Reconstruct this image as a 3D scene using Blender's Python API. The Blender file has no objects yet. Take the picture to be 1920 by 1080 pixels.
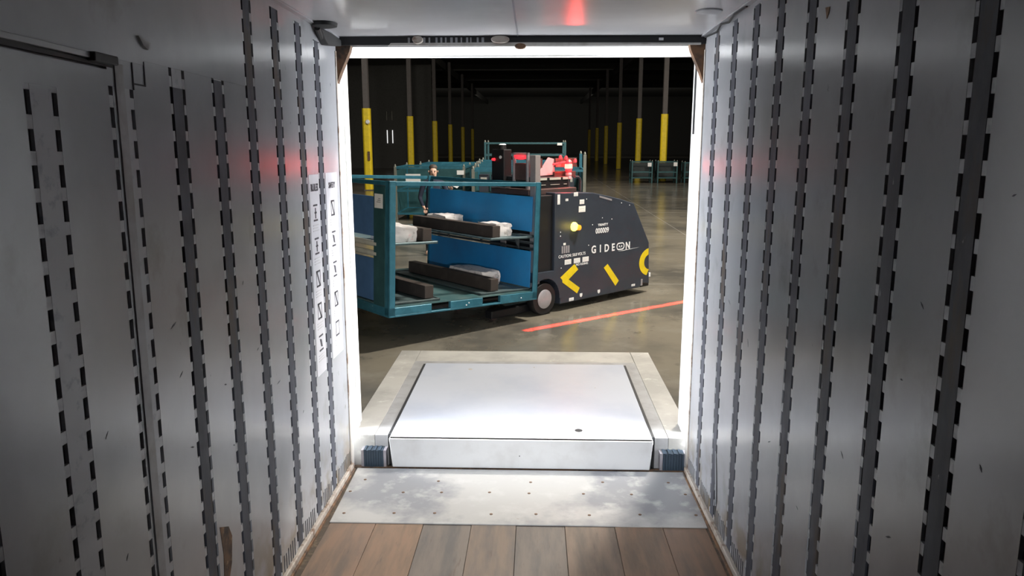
import bpy, bmesh, math, random
from mathutils import Matrix, Vector
random.seed(7)
SC = bpy.context.scene
COL = SC.collection
R = math.radians

# ------------------------------------------------------------------ camera
cam_d = bpy.data.cameras.new('camera'); cam = bpy.data.objects.new('camera', cam_d); COL.objects.link(cam)
cam_d.lens = 36 * 1390 / 1920; cam_d.sensor_width = 36; cam_d.clip_start = 0.05; cam_d.clip_end = 400
cam.location = (0, 0, 2.2); cam.rotation_euler = (R(90 - 11.191), 0, R(1.7786))
SC.camera = cam

# ------------------------------------------------------------------ world, exposure
w = bpy.data.worlds.new('world'); SC.world = w; w.use_nodes = True
w.node_tree.nodes['Background'].inputs[0].default_value = (.6, .7, .9, 1)
w.node_tree.nodes['Background'].inputs[1].default_value = .02
SC.view_settings.view_transform = 'Standard'; SC.view_settings.look = 'None'
SC.view_settings.gamma = 1; SC.view_settings.use_curve_mapping = False
SC.view_settings.exposure = 0

def area(name, loc, aim, sx, sy, power, col=(1, 1, 1), spread=180, roll=None):
    d = bpy.data.lights.new(name, 'AREA'); d.shape = 'RECTANGLE'; d.size = sx; d.size_y = sy
    d.energy = power; d.color = col; d.spread = R(spread)
    o = bpy.data.objects.new(name, d); COL.objects.link(o); o.location = loc
    if roll is not None: o.rotation_euler = roll
    else: o.rotation_euler = (Vector(aim) - Vector(loc)).to_track_quat('-Z', 'Y').to_euler()
    return o
DAY = (.93, .96, 1.0)
# daylight that enters the gap between the trailer end and the dock wall
area('daylight_gap_left', (-1.56, 5.33, 1.35), None, 2.9, .22, 98, DAY, spread=95, roll=(0, R(-90), 0))
area('daylight_gap_right', (1.36, 5.33, 1.35), None, 2.9, .22, 98, DAY, spread=95, roll=(0, R(90), 0))
area('daylight_gap_top', (-.11, 5.33, 3.1), None, 2.5, .22, 42, DAY, roll=(0, 0, 0))
# work lamps of the vehicle the photograph was taken from, thrown forward through the doorway
for x in (-.32, .28):
    d = bpy.data.lights.new('work_lamp', 'SPOT'); d.energy = 460; d.color = (.95, .97, 1); d.spot_size = R(42); d.spot_blend = 1; d.shadow_soft_size = .06
    o = bpy.data.objects.new('work_lamp', d); COL.objects.link(o); o.location = (x, -.3, 1.75)
    o.rotation_euler = (Vector((x * .6 - .1, 5.6, -.1)) - Vector(o.location)).to_track_quat('-Z', 'Y').to_euler()
# high bays of the warehouse over the dock aisle, then an added far fill
area('high_bay_dock', (3.2, 9.5, 8.3), (2.5, 11, 0), 1.2, .5, 1500, (1, .93, .82))
area('high_bay_aisle', (7, 17, 8.5), (6, 20, 0), 1.2, .5, 1900, (1, .93, .8))
area('high_bay_left', (-6, 22, 8.6), (-6, 27, 0), 1.2, .5, 620, (1, .95, .88))
area('high_bay_far', (2, 34, 8.6), (2, 36, 0), 2, .5, 600, (1, .9, .78))
area('far_fill', (0, 101, 5.5), (0, 127, 7), 46, 1, 420, (1, .95, .85))  # added fill, no real lamp: lifts the black far wall and ceiling
# red safety line thrown on the floor beside the robot
ang = math.atan2(1.711, 2.219)
area('red_safety_line', (-.106 + math.cos(ang) * 2.3, 8.517 + math.sin(ang) * 2.3, 2.7), None, 4.6, .075, 60, (1, .03, .02), 2, roll=(0, 0, ang))

# ------------------------------------------------------------------ materials
def mat(name, base, rough=.6, metal=0, noise=None, bump=0, scale=8, stretch=(1, 1, 1), spec=.5, emit=None, estr=0, coat=0, low=None):
    """noise = (second colour, low, high[, detail scale]) mixes patches of wear into the base"""
    m = bpy.data.materials.new(name); m.use_nodes = True
    nt = m.node_tree; b = nt.nodes['Principled BSDF']
    b.inputs['Base Color'].default_value = (*base, 1); b.inputs['Roughness'].default_value = rough
    b.inputs['Metallic'].default_value = metal; b.inputs['Specular IOR Level'].default_value = spec
    b.inputs['Coat Weight'].default_value = coat
    if emit: b.inputs['Emission Color'].default_value = (*emit, 1); b.inputs['Emission Strength'].default_value = estr
    tc = nt.nodes.new('ShaderNodeTexCoord'); mp = nt.nodes.new('ShaderNodeMapping'); mp.inputs['Scale'].default_value = stretch
    nt.links.new(tc.outputs['Object'], mp.inputs[0])
    out = None
    if noise is None: noise = (tuple(c * .8 for c in base), .45, .75)
    if not isinstance(noise, list): noise = [noise]
    prev = None
    for i, nz in enumerate(noise):
        n = nt.nodes.new('ShaderNodeTexNoise'); n.inputs['Scale'].default_value = nz[3] if len(nz) > 3 else scale
        n.inputs['Detail'].default_value = 6; n.inputs['Roughness'].default_value = .6
        nt.links.new(mp.outputs[0], n.inputs[0])
        r = nt.nodes.new('ShaderNodeMapRange'); r.inputs[1].default_value = nz[1]; r.inputs[2].default_value = nz[2]; r.clamp = True
        nt.links.new(n.outputs[0], r.inputs[0])
        mx = nt.nodes.new('ShaderNodeMix'); mx.data_type = 'RGBA'; mx.inputs[6].default_value = (*base, 1); mx.inputs[7].default_value = (*nz[0], 1)
        if prev: nt.links.new(prev, mx.inputs[6])
        nt.links.new(r.outputs[0], mx.inputs[0]); prev = mx.outputs[2]; last = n
    if low:   # grime that collects along the foot of the wall: (colour, z bottom, z top)
        sx = nt.nodes.new('ShaderNodeSeparateXYZ'); nt.links.new(tc.outputs['Object'], sx.inputs[0])
        g = nt.nodes.new('ShaderNodeMapRange'); g.inputs[1].default_value = low[1]; g.inputs[2].default_value = low[2]; g.inputs[3].default_value = 1; g.inputs[4].default_value = 0
        nt.links.new(sx.outputs[2], g.inputs[0])
        n = nt.nodes.new('ShaderNodeTexNoise'); n.inputs['Scale'].default_value = 5; n.inputs['Detail'].default_value = 5; nt.links.new(tc.outputs['Object'], n.inputs[0])
        r = nt.nodes.new('ShaderNodeMapRange'); r.inputs[1].default_value = .42; r.inputs[2].default_value = .62; nt.links.new(n.outputs[0], r.inputs[0])
        mu = nt.nodes.new('ShaderNodeMath'); mu.operation = 'MULTIPLY'; nt.links.new(g.outputs[0], mu.inputs[0]); nt.links.new(r.outputs[0], mu.inputs[1])
        mx = nt.nodes.new('ShaderNodeMix'); mx.data_type = 'RGBA'; mx.inputs[7].default_value = (*low[0], 1)
        nt.links.new(prev, mx.inputs[6]); nt.links.new(mu.outputs[0], mx.inputs[0]); prev = mx.outputs[2]
    nt.links.new(prev, b.inputs['Base Color'])
    if bump:
        bp = nt.nodes.new('ShaderNodeBump'); bp.inputs['Strength'].default_value = bump; bp.inputs['Distance'].default_value = .01
        nt.links.new(last.outputs[0], bp.inputs['Height']); nt.links.new(bp.outputs[0], b.inputs['Normal'])
    return m

M = {}
M['skin'] = mat('white_liner', (.37, .375, .4), .23, noise=[((.29, .3, .32), .42, .72, 1.3), ((.25, .25, .25), .6, .8, 3.2), ((.2, .2, .21), .7, .74, 9)], bump=.04, low=((.2, .155, .1), -.15, .35), stretch=(1, 1, .8))
M['liner_low'] = mat('dirty_liner', (.58, .57, .55), .45, noise=[((.36, .29, .2), .5, .7, 6), ((.2, .17, .14), .62, .72, 14)], bump=.1)
M['ceil'] = mat('glossy_ceiling', (.62, .62, .64), .2, noise=[((.54, .54, .56), .4, .7, 1.2)], bump=.02)
M['band'] = mat('worn_post_metal', (.06, .064, .08), .6, 0, spec=.25, noise=[((.085, .09, .11), .4, .6, 9), ((.085, .07, .06), .55, .66, 5), ((.3, .31, .34), .7, .74, 22)], bump=.1, stretch=(1, 1, .35))
M['bandlight'] = mat('painted_post_metal', (.3, .3, .31), .5, noise=[((.2, .19, .18), .45, .7, 6)])
M['slot'] = mat('slot_dark', (.05, .052, .062), .8)
M['tab'] = mat('post_tab_white', (.34, .35, .38), .4, noise=[((.22, .25, .27), .55, .7, 20)])
M['black'] = mat('black_rubber', (.015, .016, .018), .6)
M['rust'] = mat('rusty_steel', (.2, .11, .06), .7, .2, noise=[((.05, .04, .035), .4, .65, 12), ((.3, .2, .12), .6, .7, 25)], bump=.3)
M['railm'] = mat('scuffed_rail', (.42, .38, .34), .6, .2, noise=[((.17, .11, .075), .5, .65, 12)], bump=.2)
M['dirt'] = mat('floor_edge_dirt', (.07, .055, .042), .9, noise=[((.16, .12, .08), .5, .7, 20)], bump=.3)
M['plate'] = mat('threshold_steel', (.4, .395, .385), .45, .1, noise=[((.22, .225, .24), .46, .58, 1.1), ((.45, .45, .44), .52, .7, 5), ((.3, .27, .24), .7, .76, 14)], bump=.05)
M['deck'] = mat('leveler_white', (.4, .42, .47), .4, .1, noise=[((.35, .375, .44), .45, .65, 1.3), ((.4, .38, .36), .72, .76, 9)], bump=.04)
M['lip'] = mat('leveler_lip', (.7, .71, .72), .35, .1, noise=[((.6, .6, .6), .5, .7, 3)], bump=.04)
M['concrete'] = mat('apron_concrete', (.33, .32, .3), .6, noise=[((.25, .245, .23), .42, .62, 2.2), ((.4, .39, .37), .6, .7, 8)], bump=.15)
M['floor'] = mat('warehouse_concrete', (.165, .148, .118), .2, noise=[((.085, .08, .07), .42, .6, .45), ((.19, .175, .145), .52, .7, 1.3), ((.075, .07, .065), .62, .72, 2.4)], bump=.02)
M['white'] = mat('white_dock_paint', (.8, .8, .79), .5, noise=[((.66, .64, .6), .5, .75, 6)], bump=.05)
M['pad'] = mat('dock_seal_fabric', (.55, .54, .51), .7, noise=[((.38, .36, .33), .5, .7, 8)], bump=.2, stretch=(1, 1, .3))
M['dark'] = mat('dark_wall', (.09, .09, .085), .9)
M['yellow'] = mat('yellow_guard', (.8, .6, .02), .5)
M['grey'] = mat('grey_column', (.1, .09, .088), .7)
M['teal'] = mat('teal_rack_paint', (.022, .125, .18), .38, .2, noise=[((.04, .18, .25), .45, .7, 5), ((.2, .33, .35), .68, .74, 14)], bump=.1)
M['tealdark'] = mat('dark_teal_paint', (.02, .075, .085), .45, .2, noise=[((.035, .11, .12), .45, .7, 4)])
M['olive'] = mat('worn_rack_edge', (.22, .23, .2), .5, .4)
M['blue'] = mat('blue_panel', (.02, .26, .6), .5, noise=[((.025, .21, .5), .4, .7, 2)])
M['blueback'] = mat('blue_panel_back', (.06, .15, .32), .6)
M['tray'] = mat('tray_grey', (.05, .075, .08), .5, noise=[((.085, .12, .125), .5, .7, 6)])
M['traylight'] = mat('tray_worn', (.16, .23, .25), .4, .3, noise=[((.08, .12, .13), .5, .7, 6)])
M['bar'] = mat('brown_bar', (.035, .026, .022), .75, noise=[((.055, .042, .036), .5, .7, 6)])
M['tube'] = mat('cream_tube', (.5, .5, .44), .4)
M['film'] = mat('wrapped_white', (.75, .71, .7), .3, noise=[((.35, .32, .3), .55, .68, 14), ((.7, .5, .5), .6, .7, 9)], bump=.5)
M['paper'] = mat('paper', (.8, .8, .8), .6, noise=((.74, .74, .74), .4, .7))
M['papershade'] = mat('printed_grey', (.45, .45, .46), .6)
M['ink'] = mat('ink', (.03, .03, .04), .6)
M['robot'] = mat('robot_graphite', (.03, .037, .052), .38, 0, noise=[((.036, .044, .062), .4, .7, 3)])
M['robotdark'] = mat('robot_black', (.009, .009, .011), .45)
M['sign'] = mat('decal_white', (.82, .83, .86), .5)
M['decyel'] = mat('decal_yellow', (.75, .57, .01), .5)
M['hub'] = mat('hub_silver', (.48, .46, .5), .35, .5)
M['silver'] = mat('mast_steel', (.3, .27, .27), .3, .1)
M['pole'] = mat('tube_black', (.06, .07, .08), .3, .3)
M['redlamp'] = mat('red_lamp', (.8, .02, .02), .4, emit=(1, .04, .03), estr=22)
M['redlampsoft'] = mat('red_lamp_dim', (.8, .05, .05), .4, emit=(1, .03, .05), estr=1.3)
M['redlens'] = mat('pink_lens', (.8, .4, .42), .4, emit=(1, .3, .3), estr=.15)  # stack light rings; also puts a faint glow into the gusset plate
M['yellamp'] = mat('yellow_lamp', (.9, .8, .1), .4, emit=(1, .85, .12), estr=4)
M['orglamp'] = mat('orange_lens', (.5, .22, .03), .3, emit=(1, .35, .02), estr=.7)
M['slit'] = mat('daylight_slit', (.8, .8, .8), .5, emit=(1, 1, 1), estr=1.1)
M['flesh'] = mat('skin_tone', (.66, .42, .32), .5)
M['navy'] = mat('navy_cloth', (.015, .022, .045), .8, bump=.2)
M['trousers'] = mat('dark_trousers', (.02, .02, .024), .8)
M['hair'] = mat('dark_hair', (.07, .055, .045), .6)

WOOD = []
for i, (c, d) in enumerate([((.2, .13, .09), (.125, .095, .075)), ((.17, .13, .1), (.11, .095, .085)), ((.21, .135, .09), (.14, .1, .07)), ((.155, .13, .11), (.1, .092, .085)), ((.185, .135, .1), (.11, .088, .07))]):
    WOOD.append(mat('worn_plank', c, .6, noise=[(d, .42, .66, 3.2), ((.1, .075, .06), .62, .75, 7)], bump=.15, stretch=(4, .6, 1)))

# ------------------------------------------------------------------ mesh helpers
class MB:
    def __init__(s): s.v = []; s.f = []; s.m = []
    def box(s, x0, x1, y0, y1, z0, z1, m=0):
        b = len(s.v)
        s.v += [(x, y, z) for z in (z0, z1) for y in (y0, y1) for x in (x0, x1)]
        for f in ((0, 2, 3, 1), (4, 5, 7, 6), (0, 1, 5, 4), (2, 6, 7, 3), (0, 4, 6, 2), (1, 3, 7, 5)):
            s.f.append([b + i for i in f]); s.m.append(m)
        return s
    def bar(s, p, q, r, m=0, n=8, r2=None):
        p = Vector(p); q = Vector(q); d = (q - p).normalized(); a = d.orthogonal().normalized(); c = d.cross(a)
        b = len(s.v); r2 = r if r2 is None else r2
        for P, rr in ((p, r), (q, r2)):
            for k in range(n):
                t = 2 * math.pi * k / n; s.v.append(tuple(P + (a * math.cos(t) + c * math.sin(t)) * rr))
        for k in range(n):
            j = (k + 1) % n; s.f.append([b + k, b + j, b + n + j, b + n + k]); s.m.append(m)
        s.f.append([b + k for k in range(n)][::-1]); s.m.append(m); s.f.append([b + n + k for k in range(n)]); s.m.append(m)
        return s
    def path(s, pts, r, m=0, n=8):
        for a, b in zip(pts, pts[1:]): s.bar(a, b, r, m, n)
        return s
    def prism(s, poly, axis, a0, a1, m=0):
        """poly: 2-D outline; axis 'x','y' or 'z' is the extrusion axis"""
        b = len(s.v); n = len(poly)
        for a in (a0, a1):
            for (p, q) in poly:
                s.v.append({'x': (a, p, q), 'y': (p, a, q), 'z': (p, q, a)}[axis])
        s.f.append([b + k for k in range(n)]); s.m.append(m)
        s.f.append([b + n + k for k in range(n)][::-1]); s.m.append(m)
        for k in range(n):
            j = (k + 1) % n; s.f.append([b + k, b + n + k, b + n + j, b + j]); s.m.append(m)
        return s
    def lathe(s, prof, c, axis='z', n=20, m=0):
        b = len(s.v)
        for (r, h) in prof:
            for k in range(n):
                t = 2 * math.pi * k / n; x, y = r * math.cos(t), r * math.sin(t)
                o = {'z': (x, y, h), 'y': (x, h, y), 'x': (h, x, y)}[axis]
                s.v.append((c[0] + o[0], c[1] + o[1], c[2] + o[2]))
        for i in range(len(prof) - 1):
            for k in range(n):
                j = (k + 1) % n; s.f.append([b + i * n + k, b + i * n + j, b + (i + 1) * n + j, b + (i + 1) * n + k]); s.m.append(m)
        s.f.append([b + k for k in range(n)][::-1]); s.m.append(m)
        s.f.append([b + (len(prof) - 1) * n + k for k in range(n)]); s.m.append(m)
        return s
    def build(s, name, mats, parent=None, bevel=0, smooth=False, seg=2):
        me = bpy.data.meshes.new(name); me.from_pydata(s.v, [], s.f)
        if not isinstance(mats, (list, tuple)): mats = [mats]
        for mm in mats: me.materials.append(mm)
        me.polygons.foreach_set('material_index', s.m)
        bm = bmesh.new(); bm.from_mesh(me)
        bmesh.ops.recalc_face_normals(bm, faces=bm.faces)
        if bevel:
            bmesh.ops.bevel(bm, geom=[e for e in bm.edges], offset=bevel, segments=seg, profile=.5, affect='EDGES', clamp_overlap=True)
        bm.to_mesh(me); bm.free()
        if smooth:
            for p in me.polygons: p.use_smooth = True
            me.set_sharp_from_angle(angle=R(35))
        o = bpy.data.objects.new(name, me); COL.objects.link(o)
        if parent: o.parent = parent
        return o
def B(*a, m=0): return MB().box(*a, m=m)
def tag(o, label=None, cat=None, group=None, kind=None):
    if label: o['label'] = label
    if cat: o['category'] = cat
    if group: o['group'] = group
    if kind: o['kind'] = kind
    return o
def struct(o, label): o['kind'] = 'structure'; o['label'] = label; return o
def thing(name, label, cat, mx=None, group=None):
    o = bpy.data.objects.new(name, None); o.empty_display_size = .2; COL.objects.link(o)
    if mx is not None: o.matrix_world = mx
    return tag(o, label, cat, group)
def copy_tree(o, parent=None):
    c = o.copy(); COL.objects.link(c)
    if parent: c.parent = parent
    for ch in list(o.children): copy_tree(ch, c)
    return c
def text(name, body, size, m, parent, mx, xs=1.0, bold=0, spacing=1.0, depth=.0008, align='LEFT'):
    cu = bpy.data.curves.new(name, 'FONT'); cu.body = body; cu.size = size; cu.offset = bold; cu.space_character = spacing
    cu.extrude = depth; cu.align_x = align; cu.resolution_u = 3
    t = bpy.data.objects.new(name, cu); COL.objects.link(t)
    dg = bpy.context.evaluated_depsgraph_get(); me = bpy.data.meshes.new_from_object(t.evaluated_get(dg))
    bpy.data.objects.remove(t); me.transform(mx @ Matrix.Diagonal((xs, 1, 1, 1))); me.materials.clear(); me.materials.append(m)
    o = bpy.data.objects.new(name, me); COL.objects.link(o); o.parent = parent
    return o
def frame(o, X, Y, Z): # matrix from origin and axes
    return Matrix(((X[0], Y[0], Z[0], o[0]), (X[1], Y[1], Z[1], o[1]), (X[2], Y[2], Z[2], o[2]), (0, 0, 0, 1)))

# ------------------------------------------------------------------ TRAILER (slopes gently down to the dock)
PIV = Vector((0, 5.2, -.215))
TM = Matrix.Translation(PIV) @ Matrix.Rotation(R(-1.3), 4, 'X') @ Matrix.Translation(-PIV)
def T(o): o.matrix_world = TM; return o
XL, XR, ZF, ZC, YE, YF = -1.365, 1.135, -.215, 2.895, 5.2, -7.0

SP, SH = .1, .062   # slot period and slot height
def post(side, y, z0, z1, band_top, parent, wide=.125, bandm='band', phase=0., band=True, slots=(1, 1)):
    """logistics post: recessed dark channel, white rungs between the slots, worn centre band"""
    x = XL if side < 0 else XR
    s = 1 if side < 0 else -1          # towards the inside
    def X(a, b): return (x + s * a, x + s * b) if s > 0 else (x + s * b, x + s * a)
    mb = MB(); h = wide / 2
    mb.box(*X(-.016, -.010), y - h, y + h, z0, z1, m=1)                       # channel back
    if band: mb.box(*X(-.010, .0015), y - .039, y + .039, z0, band_top, m=0)
    if band and band_top < z1: mb.box(*X(-.010, .001), y - .039, y + .039, band_top, z1, m=2)
    if not band: mb.box(*X(-.010, .0015), y - h + .024, y + h - .024, z0, z1, m=2)
    z = z0 + .035 - SP + phase
    while z < z1:
        a, b = max(z0, z + SH), min(z1, z + SP)
        if b > a:
            for q, on in ((-1, slots[0]), (1, slots[1])):
                j = random.uniform(-.003, .003)
                ya, yb = (y - h, y - .039 - random.uniform(0, .006)) if q < 0 else (y + .039 + random.uniform(0, .006), y + h)
                if not band: ya, yb = (y - h, y - h + .024) if q < 0 else (y + h - .024, y + h)
                mb.box(*X(-.010, .001), ya, yb, a + j, b + j, m=2)
        z += SP
    # thin outer edges of the post
    return mb.build('logistics_post', [M[bandm], M['slot'], M['tab']], parent)

def panel(side, y0, y1, z0, z1, parent, proud=0.0, m='skin', name='liner_panel'):
    x = XL if side < 0 else XR; s = 1 if side < 0 else -1
    a, b = sorted((x - s * .012, x + s * (.0015 + proud)))
    return B(a, b, y0, y1, z0, z1).build(name, M[m], parent)

def ribs(side, y0, y1, parent):
    x = XL if side < 0 else XR; s = 1 if side < 0 else -1; mb = MB(); y = y0 + .03
    while y < y1 - .02:
        a, b = sorted((x - s * .001, x + s * .0032))
        zz = ZF + .055; mb.box(a, b, y, y + .011, zz, zz + .1 + random.uniform(-.01, .01)); y += .036
    o = mb.build('vent_slots', M['slot'], parent); o['kind'] = 'stuff'

# right wall
wr = struct(T(B(XR + .017, XR + .06, YF, YE, ZF - .1, ZC + .05).build('wall_right', M['skin'])), 'white lined right trailer wall with dark slotted posts')
RY = [4.811, 4.388, 3.973, 3.576, 3.173, 2.764, 2.35, 1.931, 1.52, 1.11, .70, .29, -.12, -.53, -.94]
W2 = .0625
edges = [5.2 + W2] + RY
for i, y in enumerate(RY):
    post(1, y, ZF + .06, 2.86, 2.86, wr, phase=random.uniform(-.02, .02))
    panel(1, y + W2, edges[i] - W2, ZF + .05, ZC, wr)
    panel(1, y - W2, y + W2, 2.86, ZC, wr)
    ribs(1, y + W2, edges[i] - W2, wr)
panel(1, YF, RY[-1] - W2, ZF + .05, ZC, wr)
# torn liner by the second post
MB().prism([(4.335, .30), (4.31, .02), (4.325, -.1), (4.30, -.12), (4.262, .0), (4.30, .16)], 'x', XR - .0042, XR - .0022).build('liner_tear', M['black'], wr)
MB().prism([(4.33, .30), (4.30, .14), (4.262, -.03), (4.285, .12)], 'x', XR - .013, XR - .0075).build('torn_flap', M['tab'], wr)
MB().prism([(2.985, 2.66), (3.03, 2.665), (3.01, 2.62), (2.995, 2.635)], 'x', XR - .004, XR - .001).build('rust_chip', M['rust'], wr)

# left wall
wl = struct(T(B(XL - .06, XL - .017, YF, YE, ZF - .1, ZC + .05).build('wall_left', M['skin'])), 'white lined left trailer wall with dark slotted posts and access panel')
LY = [(4.692, 2.80, 2.80), (4.331, 2.848, 2.848), (3.943, 2.85, 2.85), (3.56, 2.86, 2.86), (3.188, 2.415, 2.41), (2.817, 2.415, 2.345)]
prev = 5.2 + W2
for i, (y, zt, bt) in enumerate(LY):
    post(-1, y, ZF + .06, zt, bt, wl, phase=random.uniform(-.02, .02))
    panel(-1, y + W2, prev - W2, ZF + .05, ZC if i < 4 else 2.415, wl)
    if i < 4: panel(-1, y - W2, y + W2, zt, ZC, wl)
    ribs(-1, y + W2, prev - W2, wl)
    prev = y
# upper sheet above the shorter posts, cut round the access panel
panel(-1, 2.575, 3.56 - W2, 2.415, ZC, wl, .0012)
panel(-1, YF, 2.575, 2.40, ZC, wl, .0012)
# sheet between last post and the seam of the side-door panel
post(-1, 2.42, ZF + .06, 2.31, 2.31, wl, wide=.15, band=False)
panel(-1, 2.42 + .075, 2.817 - W2, ZF + .05, 2.415, wl)
panel(-1, 2.345, 2.42 + .075, 2.31, 2.40, wl)
B(XL, XL + .006, 2.385, 2.435, ZF + .05, 2.385).build('seam_strip', M['bandlight'], wl, bevel=.001)
MB().box(XL, XL + .0045, 2.495, 2.5, 2.31, 2.4).box(XL, XL + .0045, 2.5, 2.578, 2.328, 2.333).box(XL, XL + .0045, 2.573, 2.578, 2.333, 2.412).build('cut_line', M['slot'], wl)
# near panels with paired slots
for (y, wd) in ((2.01, .14), (1.6, .14), (1.2, .14), (.8, .14)):
    post(-1, y, ZF + .06, 2.28, 2.28, wl, wide=wd, band=False, phase=.02)
    panel(-1, y - wd / 2, y + wd / 2, 2.28, 2.36, wl)
for a, b in ((2.08, 2.345), (1.67, 1.94), (1.27, 1.53), (.87, 1.13), (YF, .73)):
    panel(-1, a, b, ZF + .05, 2.36, wl)
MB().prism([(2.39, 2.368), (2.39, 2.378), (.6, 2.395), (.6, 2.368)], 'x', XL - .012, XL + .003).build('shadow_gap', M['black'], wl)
B(XL, XL + .014, .6, 2.38, 2.383, 2.40).build('panel_lip', M['skin'], wl, bevel=.002)
B(XL + .001, XL + .03, 2.24, 2.37, 2.374, 2.402).build('black_latch', M['black'], wl, bevel=.004)
MB().prism([(2.54, 2.494), (2.62, 2.48), (2.6, 2.455), (2.57, 2.465)], 'x', XL + .002, XL + .012).build('paint_blister', M['bandlight'], wl)
MB().prism([(2.905, .50), (2.99, .46), (3.02, .40), (3.0, .28), (2.95, .2), (2.91, .21), (2.925, .36)], 'x', XL + .001, XL + .0035).build('rust_patch', M['rust'], wl)
# unseen front end wall behind the camera, coloured dark to cut bounced light
struct(T(B(XL - .06, XR + .06, YF - .05, YF, ZF - .1, ZC + .05).build('wall_front', M['dark'])), 'dark front end wall of the trailer behind the viewer')
# scuffs on the liners
for side, X0, parent, sp in ((-1, XL, wl, [(2.62, 1.45), (2.66, 1.25), (3.05, 1.1), (3.32, 1.5), (3.1, .8), (3.7, .9), (2.2, .75), (2.25, .65), (4.1, .6), (3.45, 1.15), (2.7, .95), (2.15, 1.2)]), (1, XR, wr, [(3.8, 1.1), (2.18, 1.41), (2.95, .6), (2.55, 1.0), (2.16, .9), (1.75, 1.3), (1.72, .75), (2.1, 1.65), (3.35, .75), (4.2, 1.25), (1.74, 2.0)])):
    for (y, z) in sp:
        L = random.uniform(.015, .05); t = random.uniform(-.6, 1.2); wdt = random.uniform(.002, .004)
        d = Vector((math.cos(t), math.sin(t))) * L; n = Vector((-math.sin(t), math.cos(t))) * wdt
        s = 1 if side < 0 else -1; a, b = sorted((X0 + s * .0014, X0 + s * .0024))
        MB().prism([(y, z), (y + d.x * .6 - n.x, z + d.y * .6 - n.y), (y + d.x, z + d.y), (y + d.x * .5 + n.x, z + d.y * .5 + n.y)], 'x', a, b).build('scuff_mark', M['band'], parent)

# ceiling
ce = struct(T(B(XL - .06, XR + .06, YF, YE, ZC, ZC + .05).build('ceiling', M['ceil'])), 'glossy white trailer ceiling with a centre seam')
B(-.128, -.118, YF, YE - .03, ZC - .0035, ZC).build('seam_strip', M['skin'], ce)
B(XR - .035, XR, YF, YE - .02, ZC - .012, ZC).build('corner_trim', M['skin'], ce, bevel=.003)
B(XL, XL + .035, YF, YE - .02, ZC - .012, ZC).build('corner_trim', M['skin'], ce, bevel=.003)
MB().lathe([(.07, -.008), (.075, -.004), (.075, 0)], (.962, 4.314, ZC), n=24).build('vent_cover', M['tab'], ce, smooth=True)
MB().path([(1.118, 4.12, ZC - .015), (1.10, 4.3, ZC - .022), (1.122, 4.5, ZC - .03), (1.105, 4.62, ZC - .02), (1.125, 4.8, ZC - .035), (1.118, 5.1, ZC - .02)], .006, n=6).build('cable', M['black'], ce)

# floor
fl = struct(T(B(XL - .06, XR + .06, YF, YE, ZF - .12, ZF - .035).build('floor', M['dirt'])), 'worn brown plank floor of the trailer')
px = [-1.3, -1.005, -.70, -.393, -.108, .2, .515, .818, 1.09]
for i in range(8):
    dz = random.uniform(-.002, .0015)
    B(px[i] + .0015, px[i + 1] - .0015, YF, 4.6, ZF - .035, ZF + dz - .002).build('floor_plank', WOOD[[0, 2, 3, 1, 3, 4, 2, 0][i]], fl, bevel=.0015, seg=1)
for side, a, b in ((-1, XL - .01, -1.3), (1, 1.09, XR + .01)):
    B(a, b, YF, YE, ZF - .035, ZF - .004).build('edge_board', M['dirt'], fl)
# baseboards
for nm, a, b, l in (('baseboard_left', XL - .012, XL + .022, 'scuffed rusty rail at the foot of the left trailer wall'), ('baseboard_right', XR - .022, XR + .012, 'scuffed rusty rail at the foot of the right trailer wall')):
    o = struct(T(B(a, b, YF, YE - .04, ZF - .003, ZF + .052).build(nm, M['railm'], bevel=.006)), l)
    s = 1 if 'left' in nm else -1; x = (XL if s > 0 else XR)
    p, q = sorted((x + s * .022, x + s * .034))
    B(p, q, YF, YE - .06, ZF - .003, ZF + .018).build('rail_foot', M['rust'], o, bevel=.003)
# threshold plate
tp = T(MB().prism([(-1.302, 4.325), (1.098, 4.33), (1.118, 5.165), (-1.322, 5.165)], 'z', ZF - .001, ZF + .007).build('threshold_plate', M['plate'], bevel=.0015, seg=1))
tag(tp, 'stained grey steel threshold plate with rivets at the trailer end', 'plate')
RV = [(-1.217, 4.96), (-.684, 4.951), (-.02, 4.954), (.497, 4.971), (.967, 4.978), (-1.278, 4.766), (-.906, 4.762), (-.639, 4.77), (-.305, 4.781), (-.03, 4.774), (.347, 4.778), (.679, 4.78), (1.052, 4.792), (-1.24, 4.444), (-.912, 4.455), (-.646, 4.463), (-.275, 4.46), (.018, 4.47), (.366, 4.467), (.697, 4.485), (1.061, 4.489)]
rp = None
for (x, y) in RV:
    if rp is None:
        rp = MB().lathe([(.011, 0), (.011, .0015), (.007, .0035)], (0, 0, 0), n=10).build('rivet', M['rust'], tp); o = rp
    else: o = rp.copy(); COL.objects.link(o)
    o.location = (x, y, ZF + .007)
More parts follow.
